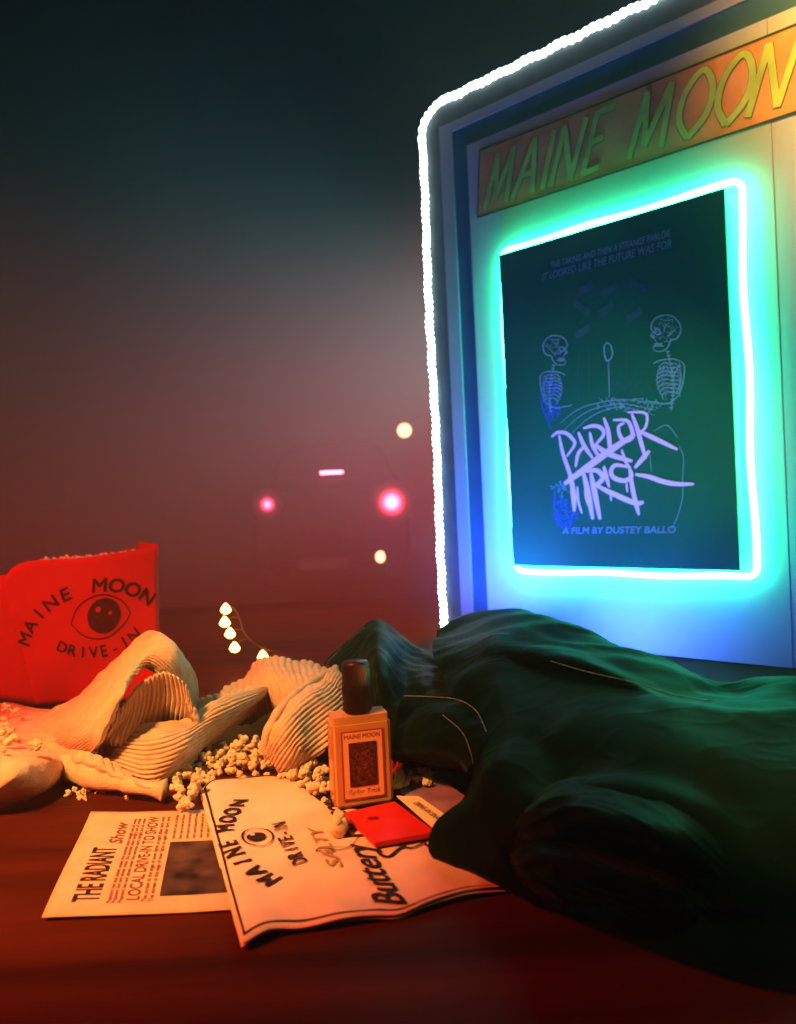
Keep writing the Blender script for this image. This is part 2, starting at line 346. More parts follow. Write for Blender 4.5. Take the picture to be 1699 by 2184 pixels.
def skel(mbx, cx, cy, r, f, wd, ribw, yb):
    """skull in profile looking along f (+1 right, -1 left), neck, shoulder, ribcage and spine"""
    o = lambda pts, k=1: outline(mbx, [(cx+f*x*r, cy+y*r) for x, y in pts], wd*k)
    o([(.55, .75), (.75, .45), (.95, .30), (.80, .05), (.95, -.25), (.75, -.75), (.25, -1.02), (-.4, -1.0), (-.9, -.55), (-1.0, 0), (-.75, .45), (-.35, .6), (-.2, .95), (.1, 1.25), (.6, 1.3), (.8, 1.05), (.55, .75)], 1.2)
    o([(.35, -.05), (.60, -.15), (.70, .08), (.5, .22), (.33, .12), (.35, -.05)]); o([(.75, .25), (.85, .45)]); o([(.2, .78), (.75, .82)]); o([(.1, .95), (.7, .98)])
    for t in np.linspace(.25, .7, 6): o([(t, .76), (t, .97)], .7)
    o([(-.3, -.6), (0, -.35), (.1, 0)], .6); o([(-.7, -.2), (-.4, .1), (-.1, .4)], .6); o([(-.5, -.8), (-.1, -.7), (.4, -.8)], .6)
    sx, sy = -.15, 1.3; n = 15
    for i in range(n):
        y = sy+.26*i; x = sx-.35*math.sin(i/n*2.6); o([(x-.13, y), (x+.13, y+.03)], 1.1); o([(x, y), (x, y+.2)], .8)
    for i in range(8):
        y = 2.15+.27*i; x = sx-.35*math.sin((i+3)/n*2.6); w_ = ribw*(.75+.35*math.sin(i/7*math.pi))
        o([(x, y), (x+w_*.5, y-.12), (x+w_, y+.16), (x+w_*.8, y+.42)], .9); o([(x, y), (x-.35, y-.05), (x-.5, y+.2)], .7)
    o([(sx-.9, 1.95), (sx-.3, 1.8), (sx+.5, 1.9), (sx+.95, 2.1)], 1.2); o([(sx-.9, 1.95), (sx-1.1, 2.3), (sx-1.0, 3.3), (sx-.7, 4.2)], 1.1); o([(sx-.75, 2.05), (sx-.85, 3.2), (sx-.55, 4.1)], .8)
    o([(sx-.7, 4.2), (sx, 4.7), (sx+1.0, 4.6), (sx+1.5, 4.5)], 1.1); o([(sx-.8, 2.1), (sx-.3, 2.9), (sx+.1, 2.2)], .8)
skel(mb, 1030, 700, 98, -1, .0014, .95, 0); skel(mb, 325, 810, 80, 1, .0013, .9, 0)
skel(mb, 1033, 702, 98, -1, .0006, .7, 0); scribble(mb, 1030, 690, 70, 75, 40, .0006, 2); scribble(mb, 1075, 1000, 60, 110, 30, .0006, 3); scribble(mb, 325, 800, 55, 60, 25, .0006, 1)
scribble(mb2, 300, 1130, 60, 140, 90, .0010, 4); outline(mb2, [(290,960),(240,1060),(240,1180),(300,1330)], .0014)
scribble(mb2, 380, 1860, 70, 90, 60, .0010, 5); outline(mb2, [(320,1720),(320,1830),(360,1920),(430,1965)], .0016)
outline(mb, [(650,770),(680,790),(690,850),(660,890),(640,850),(640,790),(665,770)], .0018); outline(mb, [(665,890),(668,1000),(670,1120)], .0012)
for x in (470, 540, 780): outline(mb3, [(x, 790), (x, 1130)], .0010)
for dx, dy in ((0, 0), (30, 40), (70, 70)): outline(mb, [(350+dx,1290+dy),(450+dx,1210+dy*.8),(560+dx,1165+dy*.6),(760,1135+dy*.7),(980-dx*.3,1165+dy)], .0010)
scribble(mb, 790, 1170, 210, 45, 70, .0008, 6); scribble(mb3, 800, 1060, 170, 60, 60, .0009, 7)
outline(mb, [(1110,1420),(1145,1500),(1140,1640),(1140,1760),(1100,1900),(1050,1990)], .0009); outline(mb, [(930,1480),(940,1600)], .0008)
outline(mb, [(950,1340),(1040,1300),(1110,1380)], .0010); scribble(mb, 370, 1700, 60, 50, 20, .0009, 9); scribble(mb3, 1000, 1720, 130, 60, 30, .0008, 8)
for (x, y, a) in ((520,420,-.6), (670,430,-.6), (855,405,.5), (490,545,.7), (650,555,-.7), (830,590,-.7), (500,695,-.6)):
    for k in range(-3, 4):
        dx, dy = 62*math.cos(a), 62*math.sin(a)*.9
        outline(mb3, [(x-dx-k*5*math.sin(a), y-dy+k*7), (x+4, y+k*7+5), (x+dx-k*5*math.sin(a), y+dy+k*7)], .0018)
mb.build('figure_drawing', 'posterline', po); mb2.build('figure_drawing', 'posterblue', po); mb3.build('banknote_drawing', 'postergreen', po)
def ps(x, y, k=0): return poW(.324-x, .118+y, .3+k)
mb = MB(); text(mb, 'IT LOOKED LIKE THE FUTURE WAS FOR', .0145, (.070, .404), ps, ang=.0, sx=.72, bold=.0003, shear=.2)
text(mb, 'THE TAKING AND THEN A STRANGE PARLOR', .0125, (.085, .418), ps, sx=.66, shear=.2); mb.build('tagline_lettering', 'posterline', po)
mb = MB(); text(mb, 'A FILM BY DUSTEY BALLO', .0125, (.085, .046), ps, sx=1.12, bold=.0006, shear=.15); mb.build('credit_lettering', 'posterline', po)

# banner strip across the top of the board
bn = empty('name_banner', W(.14, .002, .645), 'orange banner strip with hand drawn green letters across the top of the board', 'banner')
S0, S1 = .361, -.20
V = [W(S0, .0015, .746), W(S0+.009, .0015, .648), W(S1, .0015, .643), W(S1, .0015, .740)]
Vb = [W(S0, .0005, .746), W(S0+.009, .0005, .648), W(S1, .0005, .643), W(S1, .0005, .740)]
mk('banner_strip', V+Vb, [(0, 1, 2, 3), (7, 6, 5, 4), (0, 4, 5, 1), (1, 5, 6, 2), (2, 6, 7, 3), (3, 7, 4, 0)], 'banner', bn)
def bW(s, z, k=0): return W(s, .0022+.0008*k, z)
mb = MB()
stroke(mb, [(S0, .747), (.2, .7435), (.05, .7425), (S1, .7405)], .0028, bW, 40, False); stroke(mb, [(S0+.009, .648), (.2, .646), (S1, .643)], .0028, bW, 40, False, .05)
stroke(mb, [(S0+.001, .748), (S0+.010, .647)], .0022, bW, 8, False, .1); mb.build('banner_border', 'pencil', bn)
zo = lambda X: np.interp(X, [375, 580, 780, 1010, 1200, 1370, 1540, 1699, 1900], [.352, .268, .191, .113, .054, .005, -.04, -.08, -.13])
LT = {'M': [[(0, 0), (.12, 1)], [(.12, 1), (.42, .12)], [(.42, .12), (.86, 1)], [(.86, 1), (1, 0)]], 'A': [[(0, 0), (.55, 1)], [(.55, 1), (1, 0)], [(.25, .38), (.85, .38)]],
      'I': [[(.5, 0), (.5, 1)]], 'N': [[(0, 0), (.08, 1)], [(.08, 1), (.86, 0)], [(.86, 0), (1, 1)]], 'E': [[(0, 0), (.1, 1)], [(.1, .98), (1, 1)], [(.05, .5), (.75, .54)], [(0, .02), (.9, .04)]],
      'O': [[(.5, 0), (.05, .35), (.05, .75), (.5, 1), (.95, .68), (.95, .28), (.5, 0)]]}
dk, gr = MB(), MB()
j = 0
for ch, x0, x1 in (('M', 385, 478), ('A', 505, 590), ('I', 615, 650), ('N', 668, 762), ('E', 800, 880), ('M', 1000, 1140), ('O', 1185, 1320), ('O', 1350, 1490), ('N', 1515, 1665), ('S', 1730, 1820)):
    a, b = zo(x0), zo(x1)
    for st in LT.get(ch, [[(1, .85), (.5, 1), (.1, .75), (.9, .3), (.5, 0), (0, .15)]]):
        f = lambda p: (a+(b-a)*p[0]-.024*(p[1]-.35), .656+.076*p[1])
        pts = [f(p) for p in st]; j += 1
        stroke(dk, pts, .0096, bW, 24, False, .3+.02*j); stroke(gr, pts, .0082, bW, 24, False, 1.2+.02*j)
dk.build('letter_outline', 'pencil', bn); gr.build('lettering', 'lettergreen', bn)

# ------------------------------------------------------------------ red popcorn carton
bx = empty('popcorn_carton', tuple(P(160, 1500, Y=.93)*[1, 1, 0]), 'open red popcorn carton printed with a black eye, standing behind the beige knit', 'popcorn carton')
c00, c10 = P(78, 1512, Y=.90), P(345, 1512, Y=.90); c01, c11 = P(8, 1250, Y=.865), P(337, 1180, Y=.90)
low = min(c00[2], c10[2]); c00[2] = c10[2] = .004
def cf(u, v, k=0):   # front face: u 0..1 , v 0..1.15 ; slightly bulged
    a = c00+(c10-c00)*u; b = c01+(c11-c01)*u; p = a+(b-a)*v
    nrm = np.cross(c10-c00, c01-c00); nrm /= np.linalg.norm(nrm)
    if nrm[1] > 0: nrm = -nrm
    bulge = .012*math.sin(math.pi*min(1, max(0, u)))*math.sin(math.pi*min(1, max(0, v*.8)))
    return p+nrm*(bulge+.0022*mnoise.noise(Vector((u*3.1, v*3.3, 4)))+.0008*mnoise.noise(Vector((u*9, v*9, 1)))+.0009+.0005*k)
def cutf(u): return float(np.interp(u, [0, .03, .07, .13, .2, .3, .45, .6, .8, 1], [1.0, 1.07, 1.115, 1.145, 1.15, 1.13, 1.10, 1.08, 1.06, 1.05]))
def sheet(fn, nu, nv): 
    return [fn(i/(nu-1), j/(nv-1)) for j in range(nv) for i in range(nu)], [(j*nu+i, j*nu+i+1, (j+1)*nu+i+1, (j+1)*nu+i) for j in range(nv-1) for i in range(nu-1)]
V, Fc = sheet(lambda u, v: cf(u, v*cutf(u), -1), 28, 24); mk('front_panel', V, Fc, 'redpaper', bx, smooth=True, thick=.0008)
back = np.array([-.035, .15, 0]); 
sl = lambda u, v: (c00+(c01-c00)*v*1.02)*(1-u)+(c00+np.array([-.12, .07, 0])+(c01-c00+np.array([-.02, .03, 0]))*v*.98)*u
def clampz(p): return np.array([p[0], p[1], max(p[2], .003)])
V, Fc = sheet(lambda u, v: clampz(sl(u, v)), 12, 14); mk('side_panel', V, Fc, 'redpaper', bx, smooth=True, thick=.0008)
sr = lambda u, v: clampz((c10+(c11-c10)*v*1.06)+np.array([-.062, .12, 0])*u)
V, Fc = sheet(sr, 12, 14); mk('side_panel', V, Fc, 'redpaper', bx, smooth=True, thick=.0008)
bk = lambda u, v: clampz((sl(1, v*.96))*(1-u)+sr(1, v*.96)*u)
V, Fc = sheet(bk, 16, 14); mk('back_panel', V, Fc, 'redpaper', bx, smooth=True, thick=.0008)
mb = MB(); CW = np.linalg.norm(c10-c00)*1.1; CHt = np.linalg.norm(c01-c00)
def cfm(x, y, k=0): return cf(x/CW, y/CHt, 1+k)
ex, ey = .600*CW, .66*CHt
arctext(mb, 'MAINE MOON', .0195, ex-.008, ey-.056, .082, math.radians(158), math.radians(42), cfm, bold=.0008, sx=1.15)
for i, ch in enumerate('DRIVE-IN'):
    a = math.radians(-128+76*(i+.5)/8); 
    text(mb, ch, .0185, (ex-.004+.080*math.cos(a), ey+.026+.082*math.sin(a)*.85), cfm, a+math.pi/2, .9, .0005, align='C')
disc(mb, ex+.006, ey, .0175, .0185, cfm, .3)
stroke(mb, [(ex-.030, ey-.002), (ex-.018, ey+.016), (ex+.004, ey+.0225), (ex+.025, ey+.012), (ex+.034, ey-.003)], .0016, cfm, 30)
stroke(mb, [(ex-.030, ey-.002), (ex-.016, ey-.018), (ex+.006, ey-.0235), (ex+.026, ey-.013), (ex+.034, ey-.003)], .0016, cfm, 30)
mb.build('eye_print', 'cartonink', bx)
mb = MB(); disc(mb, ex+.001, ey+.008, .003, .003, cfm, 1.5); disc(mb, ex+.013, ey+.002, .002, .002, cfm, 1.5); mb.build('eye_highlight', 'redcard', bx)

# ------------------------------------------------------------------ papers
nq = [P(90, 1967, z=0), P(195, 1742, z=0), P(520, 1945, z=0)]
nu_, nv_ = (nq[1]-nq[0]), (nq[2]-nq[0]); NL = np.linalg.norm(nu_); NWd = np.linalg.norm(nv_); nu_ /= NL; nv_ /= NWd
def nf(x, y, k=0):   # x along reading direction (away from camera), y = downwards from the paper's top (towards the right)
    p = nq[0]+nu_*x+nv_*y; p = p.copy()
    p[2] = .0016+.0022*max(0, 1-y/.03)*(.4+.6*x/NL)+.0007*math.sin(x*40)+.0004*k+.0004*math.sin(y*60); return p
np_ = empty('newspaper_clipping', tuple(nq[0]*[1, 1, 0]), 'tan newspaper clipping with bold headline and dark photograph, tucked under the white bag', 'newspaper')
V, Fc = sheet(lambda u, v: nf(u*NL, v*.155), 30, 30); mk('paper_sheet', V, Fc, 'newsprint', np_, smooth=True, thick=.0003)
mb = MB(); fnn = lambda x, y, k=0: nf(x, -y, 1+k)
text(mb, 'THE RADIANT', .0215, (.014, -.0285), fnn, bold=.0009, fit=.073); mb.build('headline_print', 'ink', np_)
mb = MB(); text(mb, 'Show', .0125, (.093, -.0305), fnn, bold=.0008, shear=.2, fit=.036)
for r_, yy in enumerate((.0355, .0385, .0420)):
    text(mb, 'Popcorn hot and salted under the summer stars tonight and all week', .0034, (.012, -yy), fnn, bold=.0003, fit=.124)
text(mb, 'LOCAL DRIVE-IN TO SHOW', .0105, (.014, -.0515), fnn, bold=.0006, fit=.124)
for r_ in range(2): text(mb, 'The screen at the edge of town lights up again after dark with', .0036, (.012, -.0555-.0038*r_), fnn, bold=.0003, fit=.126)
for r_ in range(12): text(mb, 'doors open at dusk and the last', .0034, (.099, -.0650-.0046*r_), fnn, bold=.0002, fit=.042)
mb.build('column_print', 'fadeink', np_)
mb = MB(); V, Fc = sheet(lambda u, v: nf(.018+u*.076, .0625+v*.070, 1.2), 12, 12); mb.add(V, Fc); mb.build('printed_photo', 'photo', np_)

# popcorn bag lying flat
Bt = [(428,1686),(475,1664),(600,1655),(650,1680),(700,1716),(790,1735),(880,1755),(965,1790),(1102,1884)]
Bb = [(517,2018),(556,2000),(597,1984),(700,1970),(800,1954),(862,1945),(940,1920),(1020,1902),(1104,1888)]
Bt = crom([P(a, b, z=.004)[:2] for a, b in Bt], 90); Bb = crom([P(a, b, z=.004)[:2] for a, b in Bb], 90)
RA, RB = P(452, 1668, z=.004)[:2], P(560, 1998, z=.004)[:2]
def zbag(x, y, u=0, v=0):
    t_ = RB-RA; d_ = abs((x-RA[0])*t_[1]-(y-RA[1])*t_[0])/np.linalg.norm(t_)
    return .0042+.0022*mnoise.noise(Vector((x*18, y*18, 3)))+.0012*mnoise.noise(Vector((x*50, y*50, 8)))+.0012*math.exp(-(d_/.007)**2)+.0010*math.exp(-((y-.405-.15*x)/.012)**2)*math.sin(x*130)
def bagp(u, v, k=0):
    f = u*89; i = min(int(f), 88); f -= i
    a = Bt[i]*(1-f)+Bt[i+1]*f; b = Bb[i]*(1-f)+Bb[i+1]*f; p = a+(b-a)*v
    return np.array([p[0], p[1], max(.0022, zbag(p[0], p[1], u, v))+.0006*k])
bg = empty('popcorn_bag', tuple(P(700, 1850, z=0)*[1, 1, 0]), 'flattened white paper popcorn bag with black eye print in front of the bottle', 'paper bag')
V, Fc = sheet(lambda u, v: bagp(u, v), 110, 50); mk('bag_front', V, Fc, 'paper', bg, smooth=True, thick=.0004)
V, Fc = sheet(lambda u, v: bagp(u*.985, v*.985+.006)-np.array([0, .0012, .0019]), 60, 24); mk('bag_back', V, Fc, 'paper', bg, smooth=True)
mb = MB()
def ribbon(pts, w_):
    p = np.array(pts); n_ = len(p); L = []; Rr = []
    for i in range(n_):
        L.append(bagp(p[i][0], p[i][1], 1)); Rr.append(bagp(p[i][0]+w_[0], p[i][1]+w_[1], 1))
    mb.add(L+Rr, [(i, i+1, n_+i+1, n_+i) for i in range(n_-1)])
ribbon([(.020, v) for v in np.linspace(.012, .97, 50)], (.016, 0)); ribbon([(u, .968) for u in np.linspace(.02, .93, 90)], (0, .010)); ribbon([(u, .004) for u in np.linspace(.02, .45, 50)], (0, .010))
mb.build('border_print', 'ink', bg)
# bag lettering frame: origin at the eye, x = reading direction (towards lower edge -> upper edge), y to the left
e0 = P(548, 1786, z=.004)[:2]; xd = P(520, 1720, z=.004)[:2]-P(600, 1905, z=.004)[:2]; xd /= np.linalg.norm(xd)
yd = np.array([-xd[1], xd[0]])
def bagz(p):
    return np.array([p[0], p[1], max(.0022, zbag(p[0], p[1]))+.0004])
def bf(x, y, k=0):
    p = e0+xd*x+yd*y; q_ = bagz(p); q_[2] += .0011+.0004*k; return q_
mb = MB()
arctext(mb, 'MAINE MOON', .0165, -.001, -.103, .1165, math.radians(90+33.5), math.radians(90-33.5), bf, bold=.0009, sx=.95)
for i, ch in enumerate('DRIVE-IN'):
    text(mb, ch, .0130, (-.0490+.0088*i, -.0225+.0015*math.sin(math.pi*(i+.5)/8)), bf, 0, .9, .0006, align='C')
disc(mb, -.001, .0005, .0075, .0062, bf, .2)
stroke(mb, [(-.020, -.001), (-.012, .0072), (.001, .0092), (.011, .0060), (.016, -.001)], .0014, bf, 30); stroke(mb, [(-.020, -.001), (-.013, -.0075), (-.002, -.0100), (.009, -.0075), (.016, -.001)], .0012, bf, 30)
mb.build('eye_print', 'ink', bg)
mb = MB(); disc(mb, .0025, .0022, .0018, .0016, bf, 1.6, 12); mb.build('eye_highlight', 'paper', bg)
# handwritten script, strokes across the sheet
def sc(px, py): return tuple(P(px, py, z=.0045)[:2])
def pf(x, y, k=0): q_ = bagz((x, y)); q_[2] += .0010+.0003*k; return q_
mb = MB(); s0 = np.array(sc(852, 1942)); s1 = np.array(sc(690, 1690)); L = np.linalg.norm(s1-s0); xs = (s1-s0)/L; ys = np.array([-xs[1], xs[0]])
def sf(x, y, k=0): return pf(*(s0+xs*x+ys*y), k)
text(mb, 'Buttery', .0225, (.002, -.006), sf, bold=.0006, shear=.5, fit=.082); text(mb, 'Popcorn', .0215, (.092, -.006), sf, bold=.0006, shear=.5, fit=.080)
stroke(mb, [(.078, .002), (.088, .020), (.084, .026), (.080, .010), (.094, -.004)], .0010, sf, 40)
mb.build('script_lettering', 'ink', bg)
mb = MB(); s2 = np.array(sc(735, 1862)); s3 = np.array(sc(665, 1735)); x2 = (s3-s2)/np.linalg.norm(s3-s2); y2 = np.array([-x2[1], x2[0]])
text(mb, 'SALTY', .0125, (0.004, -.001), lambda x, y, k=0: pf(*(s2+x2*x+y2*y), k), bold=.0004, shear=.3, fit=.066); mb.build('small_lettering', 'olive', bg)
mb = MB(); stroke(mb, [sc(810, 1800), sc(808, 1822), sc(830, 1832), sc(852, 1815), sc(868, 1806)], .0024, pf, 30); stroke(mb, [sc(850, 1808), sc(880, 1812), sc(905, 1800)], .0018, pf, 20, lift=.2)
stroke(mb, [sc(905, 1800), sc(915, 1808), sc(935, 1798)], .0020, pf, 20, lift=.1); mb.build('script_lettering', 'ink', bg)

# cards by the bottle
def slab(name, corners, z0, th, m_, parent=None):
    pts = [P(a, b, z=z0+th) for a, b in corners]; n_ = len(pts)
    lo = [p-np.array([0, 0, th]) for p in pts]
    return mk(name, pts+lo, [tuple(range(n_))[::-1], tuple(range(n_, 2*n_))]+[(i, (i+1) % n_, n_+(i+1) % n_, n_+i) for i in range(n_)], m_, parent)
pc = slab('purple_card', [(852, 1688), (868, 1668), (945, 1662), (1003, 1706), (968, 1755)], .0075, .0008, 'purple')
tag(pc, 'mottled purple card lying behind the white card beside the jacket', 'card')
wc = empty('white_card', tuple(P(900, 1730, z=.009)), 'narrow white card between the red card and the purple card', 'card')
slab('card_sheet', [(846, 1697), (894, 1698), (972, 1752), (938, 1778)], .0092, .0006, 'white', wc)
a, b = P(880, 1712, z=.0101), P(950, 1762, z=.0101); xd3 = (b-a)/np.linalg.norm(b-a); yd3 = np.array([-xd3[1], xd3[0], 0])
mb = MB(); text(mb, 'DRIVE-IN SNACKS', .0068, (0, 0), lambda x, y, k=0: a+xd3*x+yd3*y+np.array([0, 0, .0001*k]), sx=.8, bold=.0002)
mb.build('card_print', 'olive', wc)
rc = empty('red_matchbook', tuple(P(830, 1750, z=.007)), 'glossy red matchbook with dark mark lying at the foot of the bottle', 'matchbook')
slab('cover', [(735, 1733), (842, 1709), (929, 1774), (801, 1797)], .0072, .0030, 'redcard', rc)
mb = MB(); slab('lower_leaf', [(737, 1739), (842, 1714), (928, 1784), (802, 1806)], .0066, .0006, 'darkred', rc)
e1 = P(797, 1745, z=.0104); mb = MB(); disc(mb, 0, 0, .0042, .0028, lambda x, y, k=0: e1+np.array([x, y, 0])); mb.build('eye_print', 'darkred', rc)

# ------------------------------------------------------------------ perfume bottle
BZ = .0062
bl, br = P(703, 1724, z=BZ), P(840, 1712, z=BZ)
bc = P(772, 1712, z=BZ); BY = bc[1]+.004
bt = empty('perfume_bottle', (bc[0], BY, BZ), 'peach glass perfume bottle with brown cap and framed dark label', 'perfume bottle')
yaw = math.radians(14); ca, sa = math.cos(yaw), math.sin(yaw)
def Bw(x, y, z): return (bc[0]+x*ca-y*sa, BY+x*sa+y*ca, BZ+z)
BW, BD, BH = .0212, .0115, .0640
m = MB(); bm = bmesh.new(); bmesh.ops.create_cube(bm, size=1)
for v in bm.verts: v.co = Vector((v.co.x*2*BW, v.co.y*2*BD, (v.co.z+.5)*BH))
tope = [e for e in bm.edges if all(v.co.z > BH*.9 for v in e.verts)]
bmesh.ops.bevel(bm, geom=[e for e in bm.edges if not all(v.co.z > BH*.9 for v in e.verts)], offset=.0022, segments=3, affect='EDGES')
bmesh.ops.bevel(bm, geom=[e for e in bm.edges if all(v.co.z > BH*.99 for v in e.verts) and e.calc_length() > .01 and len(e.link_faces) == 2 and any(abs(f.normal.z) < .5 for f in e.link_faces)], offset=.0055, segments=4, affect='EDGES')
for v in bm.verts: v.co = Vector(Bw(*v.co))
m.bm(bm); m.build('glass_body', 'bottle', bt, smooth=False)
m = MB(); m.box(Bw, (-BW+.003, -BD+.0028, .004), (BW-.003, BD-.0028, BH-.010), .002); m.build('liquid', 'liquid', bt)
def cyl(mb, r0, z0, r1, z1, n=40, fn=Bw):
    mb.add([fn(r*math.cos(2*math.pi*k/n), r*math.sin(2*math.pi*k/n), z) for r, z in ((r0, z0), (r1, z1)) for k in range(n)],
           [(k, (k+1) % n, n+(k+1) % n, n+k) for k in range(n)]+[tuple(range(n))[::-1], tuple(n+k for k in range(n))])
m = MB(); cyl(m, .0070, BH-.0005, .0070, BH+.004); m.build('collar', 'cap', bt, smooth=False)
m = MB(); bm = bmesh.new(); bmesh.ops.create_cone(bm, cap_ends=True, segments=48, radius1=.0106, radius2=.0100, depth=.036)
bmesh.ops.bevel(bm, geom=[e for e in bm.edges if abs(abs(e.verts[0].co.z)-.018) < 1e-5 and abs(abs(e.verts[1].co.z)-.018) < 1e-5], offset=.0014, segments=3, affect='EDGES')
for v in bm.verts: v.co = Vector(Bw(v.co.x, v.co.y, v.co.z+.018+BH+.0008))
m.bm(bm); cp = m.build('cap', 'cap', bt, smooth=True)
def Lf(x, z, k=0): return Bw(x, -BD-.0005-.00022*k, z)
LX, L0, L1 = .0152, .006, .0545
def quad(mb, x0, x1, z0, z1, k): mb.add([Lf(x0, z0, k), Lf(x1, z0, k), Lf(x1, z1, k), Lf(x0, z1, k)], [(0, 1, 2, 3)])
lb = MB(); quad(lb, -LX, LX, L0, L1, 0); lb = lb.build('label', 'label', bt)
mb = MB()
for x0, x1, z0, z1 in ((-LX, -LX+.0011, L0, L1), (LX-.0011, LX, L0, L1), (-LX+.0011, LX-.0011, L0, L0+.0011), (-LX+.0011, LX-.0011, L1-.0008, L1)): quad(mb, x0, x1, z0, z1, 1)
text(mb, 'MAINE MOON', .0045, (0, .0485), Lf, sx=.9, bold=.0003, align='C'); text(mb, 'Parlor Trick', .0050, (0, .0092), Lf, sx=.95, bold=.0003, shear=.3, align='C')
mb.build('label_print', 'labelred', lb)
mb = MB(); quad(mb, -.0100, .0100, .0150, .0460, 2); mb.build('label_picture', 'labeldark', lb)
mb = MB()
for k in range(70):
    x, z = random.gauss(0, .0035), random.gauss(.029, .0065)
    if abs(x) < .0088 and .017 < z < .044:
        a = random.uniform(0, 3.14); stroke(mb, [(x, z), (x+.0009*math.cos(a), z+.0009*math.sin(a)), (x+.0018*math.cos(a+.4), z+.0018*math.sin(a+.4))], .00028, Lf, 4, lift=3)
for (x, z) in ((-.0035, .036), (.0035, .0375)):
    stroke(mb, [(x+.0016*math.cos(q_), z+.0022*math.sin(q_)) for q_ in np.linspace(0, 6.28, 9)], .0004, Lf, 18, lift=3)
mb.build('label_drawing', 'labelred', lb)

# ------------------------------------------------------------------ beige ribbed knit
def ribs(n, amp, along='u', nzamp=.0020, nzs=22, o=0, warp=.25):
    def f(u, v, p):
        t = u if along == 'u' else v; s_ = v if along == 'u' else u
        x = (t+.012*math.sin(s_*7+o)+.01*nz(p, 14, o))*n
        return 1.45*amp*(abs(math.sin(math.pi*x))**.55-.6) + nzamp*nz(p, nzs, o)+.0011*nz(p, 95, o+4)+.0006*nz(p, 170, o)
    return f
def px(L): return [[P(q_[0], q_[1], z=q_[2]) for q_ in r] for r in L]
K = MB()
# hood-like big fold (ribs run from bottom left, over the top, down to the right)
A = [[(40,1565,.004),(150,1498,.030),(235,1425,.065),(298,1364,.095),(345,1350,.105),(388,1385,.090),(412,1445,.060),(428,1530,.018)],
     [(80,1588,.006),(160,1530,.034),(238,1455,.068),(290,1390,.094),(338,1370,.106),(380,1402,.092),(402,1458,.064),(420,1540,.022)],
     [(120,1606,.006),(182,1566,.036),(238,1490,.066),(282,1425,.090),(322,1394,.102),(365,1420,.090),(392,1478,.062),(412,1548,.026)],
     [(165,1624,.008),(205,1594,.034),(232,1545,.055),(262,1478,.080),(300,1425,.092),(345,1445,.080),(380,1495,.058),(404,1556,.024)]]
V, Fc = patch(px(A), 150, 260, ribs(21, .0030, 'v', .005)); K.add(V, Fc)
# inner fold
A = [[(252,1520,.06),(285,1480,.074),(318,1450,.083),(355,1437,.086),(392,1458,.076),(412,1505,.056),(424,1545,.040)],
     [(232,1560,.046),(272,1525,.056),(314,1500,.062),(356,1492,.062),(396,1506,.056),(414,1530,.046),(428,1560,.030)],
     [(218,1588,.030),(258,1580,.036),(308,1560,.038),(358,1545,.038),(398,1545,.036),(418,1555,.028),(434,1572,.016)],
     [(222,1602,.018),(262,1614,.016),(310,1604,.018),(360,1592,.018),(402,1582,.016),(424,1580,.012),(440,1584,.006)]]
V, Fc = patch(px(A), 260, 70, ribs(25, .0026, 'u', .005, o=3)); K.add(V, Fc)
# sleeve strip
A = [[(284,1549,.042),(340,1537,.046),(400,1524,.046),(470,1492,.050),(540,1468,.050),(600,1457,.046)],
     [(266,1574,.036),(328,1575,.040),(392,1558,.040),(460,1520,.044),(533,1486,.046),(596,1462,.044)],
     [(250,1600,.026),(316,1612,.028),(380,1598,.030),(448,1550,.034),(522,1508,.038),(590,1470,.038)],
     [(236,1622,.018),(304,1648,.016),(364,1636,.018),(436,1580,.022),(508,1530,.026),(582,1478,.032)],
     [(226,1638,.006),(296,1676,.003),(348,1680,.003),(424,1608,.006),(500,1552,.014),(574,1488,.024)]]
V, Fc = patch(px(A), 130, 170, ribs(14, .0016, 'v', .005, o=5)); K.add(V, Fc)
# rolled hem in front
m_ = [(122,1612,.012),(150,1634,.012),(205,1656,.012),(265,1672,.011),(315,1682,.011),(352,1686,.009)]
pts = crom([P(*q_[:2], z=q_[2]) for q_ in m_], 60); Kt = MB(); Kt.tube(pts, [.0085+.003*math.sin(i*.11)+.002*nz(pts[i], 60) for i in range(60)], 18); K.add(Kt.V, Kt.F)
A = [[(128,1600,.016),(170,1600,.030),(215,1612,.028),(245,1625,.022),(290,1660,.016)],[(122,1612,.016),(165,1626,.022),(215,1640,.022),(255,1655,.018),(315,1680,.014)],[(124,1628,.006),(160,1648,.006),(215,1672,.004),(270,1688,.004),(330,1696,.003)]]
V, Fc = patch(px(A), 70, 30, ribs(7, .0014, 'u', .002, o=2)); K.add(V, Fc)
# cushion like fold at the left border
A = [[(-70,1570,.030),(-10,1572,.034),(50,1588,.034),(100,1602,.028),(126,1618,.020)],
     [(-70,1610,.040),(-10,1612,.043),(50,1615,.040),(105,1618,.030),(134,1628,.018)],
     [(-70,1668,.028),(-10,1668,.030),(40,1650,.034),(90,1640,.028),(137,1640,.014)],
     [(-70,1700,.018),(-10,1700,.018),(50,1684,.019),(100,1668,.015),(138,1652,.008)],
     [(-70,1722,.002),(-10,1720,.002),(55,1706,.002),(105,1686,.002),(140,1662,.002)]]
V, Fc = patch(px(A), 90, 60, lambda u, v, p: .0040*nz(p, 28, 9)+.0008*nz(p, 120)); K.add(V, Fc)
# flat ribbed sheet behind it
A = [[(-60,1490,.012),(20,1496,.016),(100,1512,.018),(170,1520,.022),(240,1500,.03)],[(-60,1530,.012),(20,1535,.018),(95,1548,.018),(160,1560,.018),(220,1560,.02)],
     [(-60,1580,.010),(10,1585,.012),(80,1595,.014),(140,1610,.012),(200,1628,.006)]]
V, Fc = patch(px(A), 80, 110, ribs(12, .0022, 'v', .004, o=8)); K.add(V, Fc)
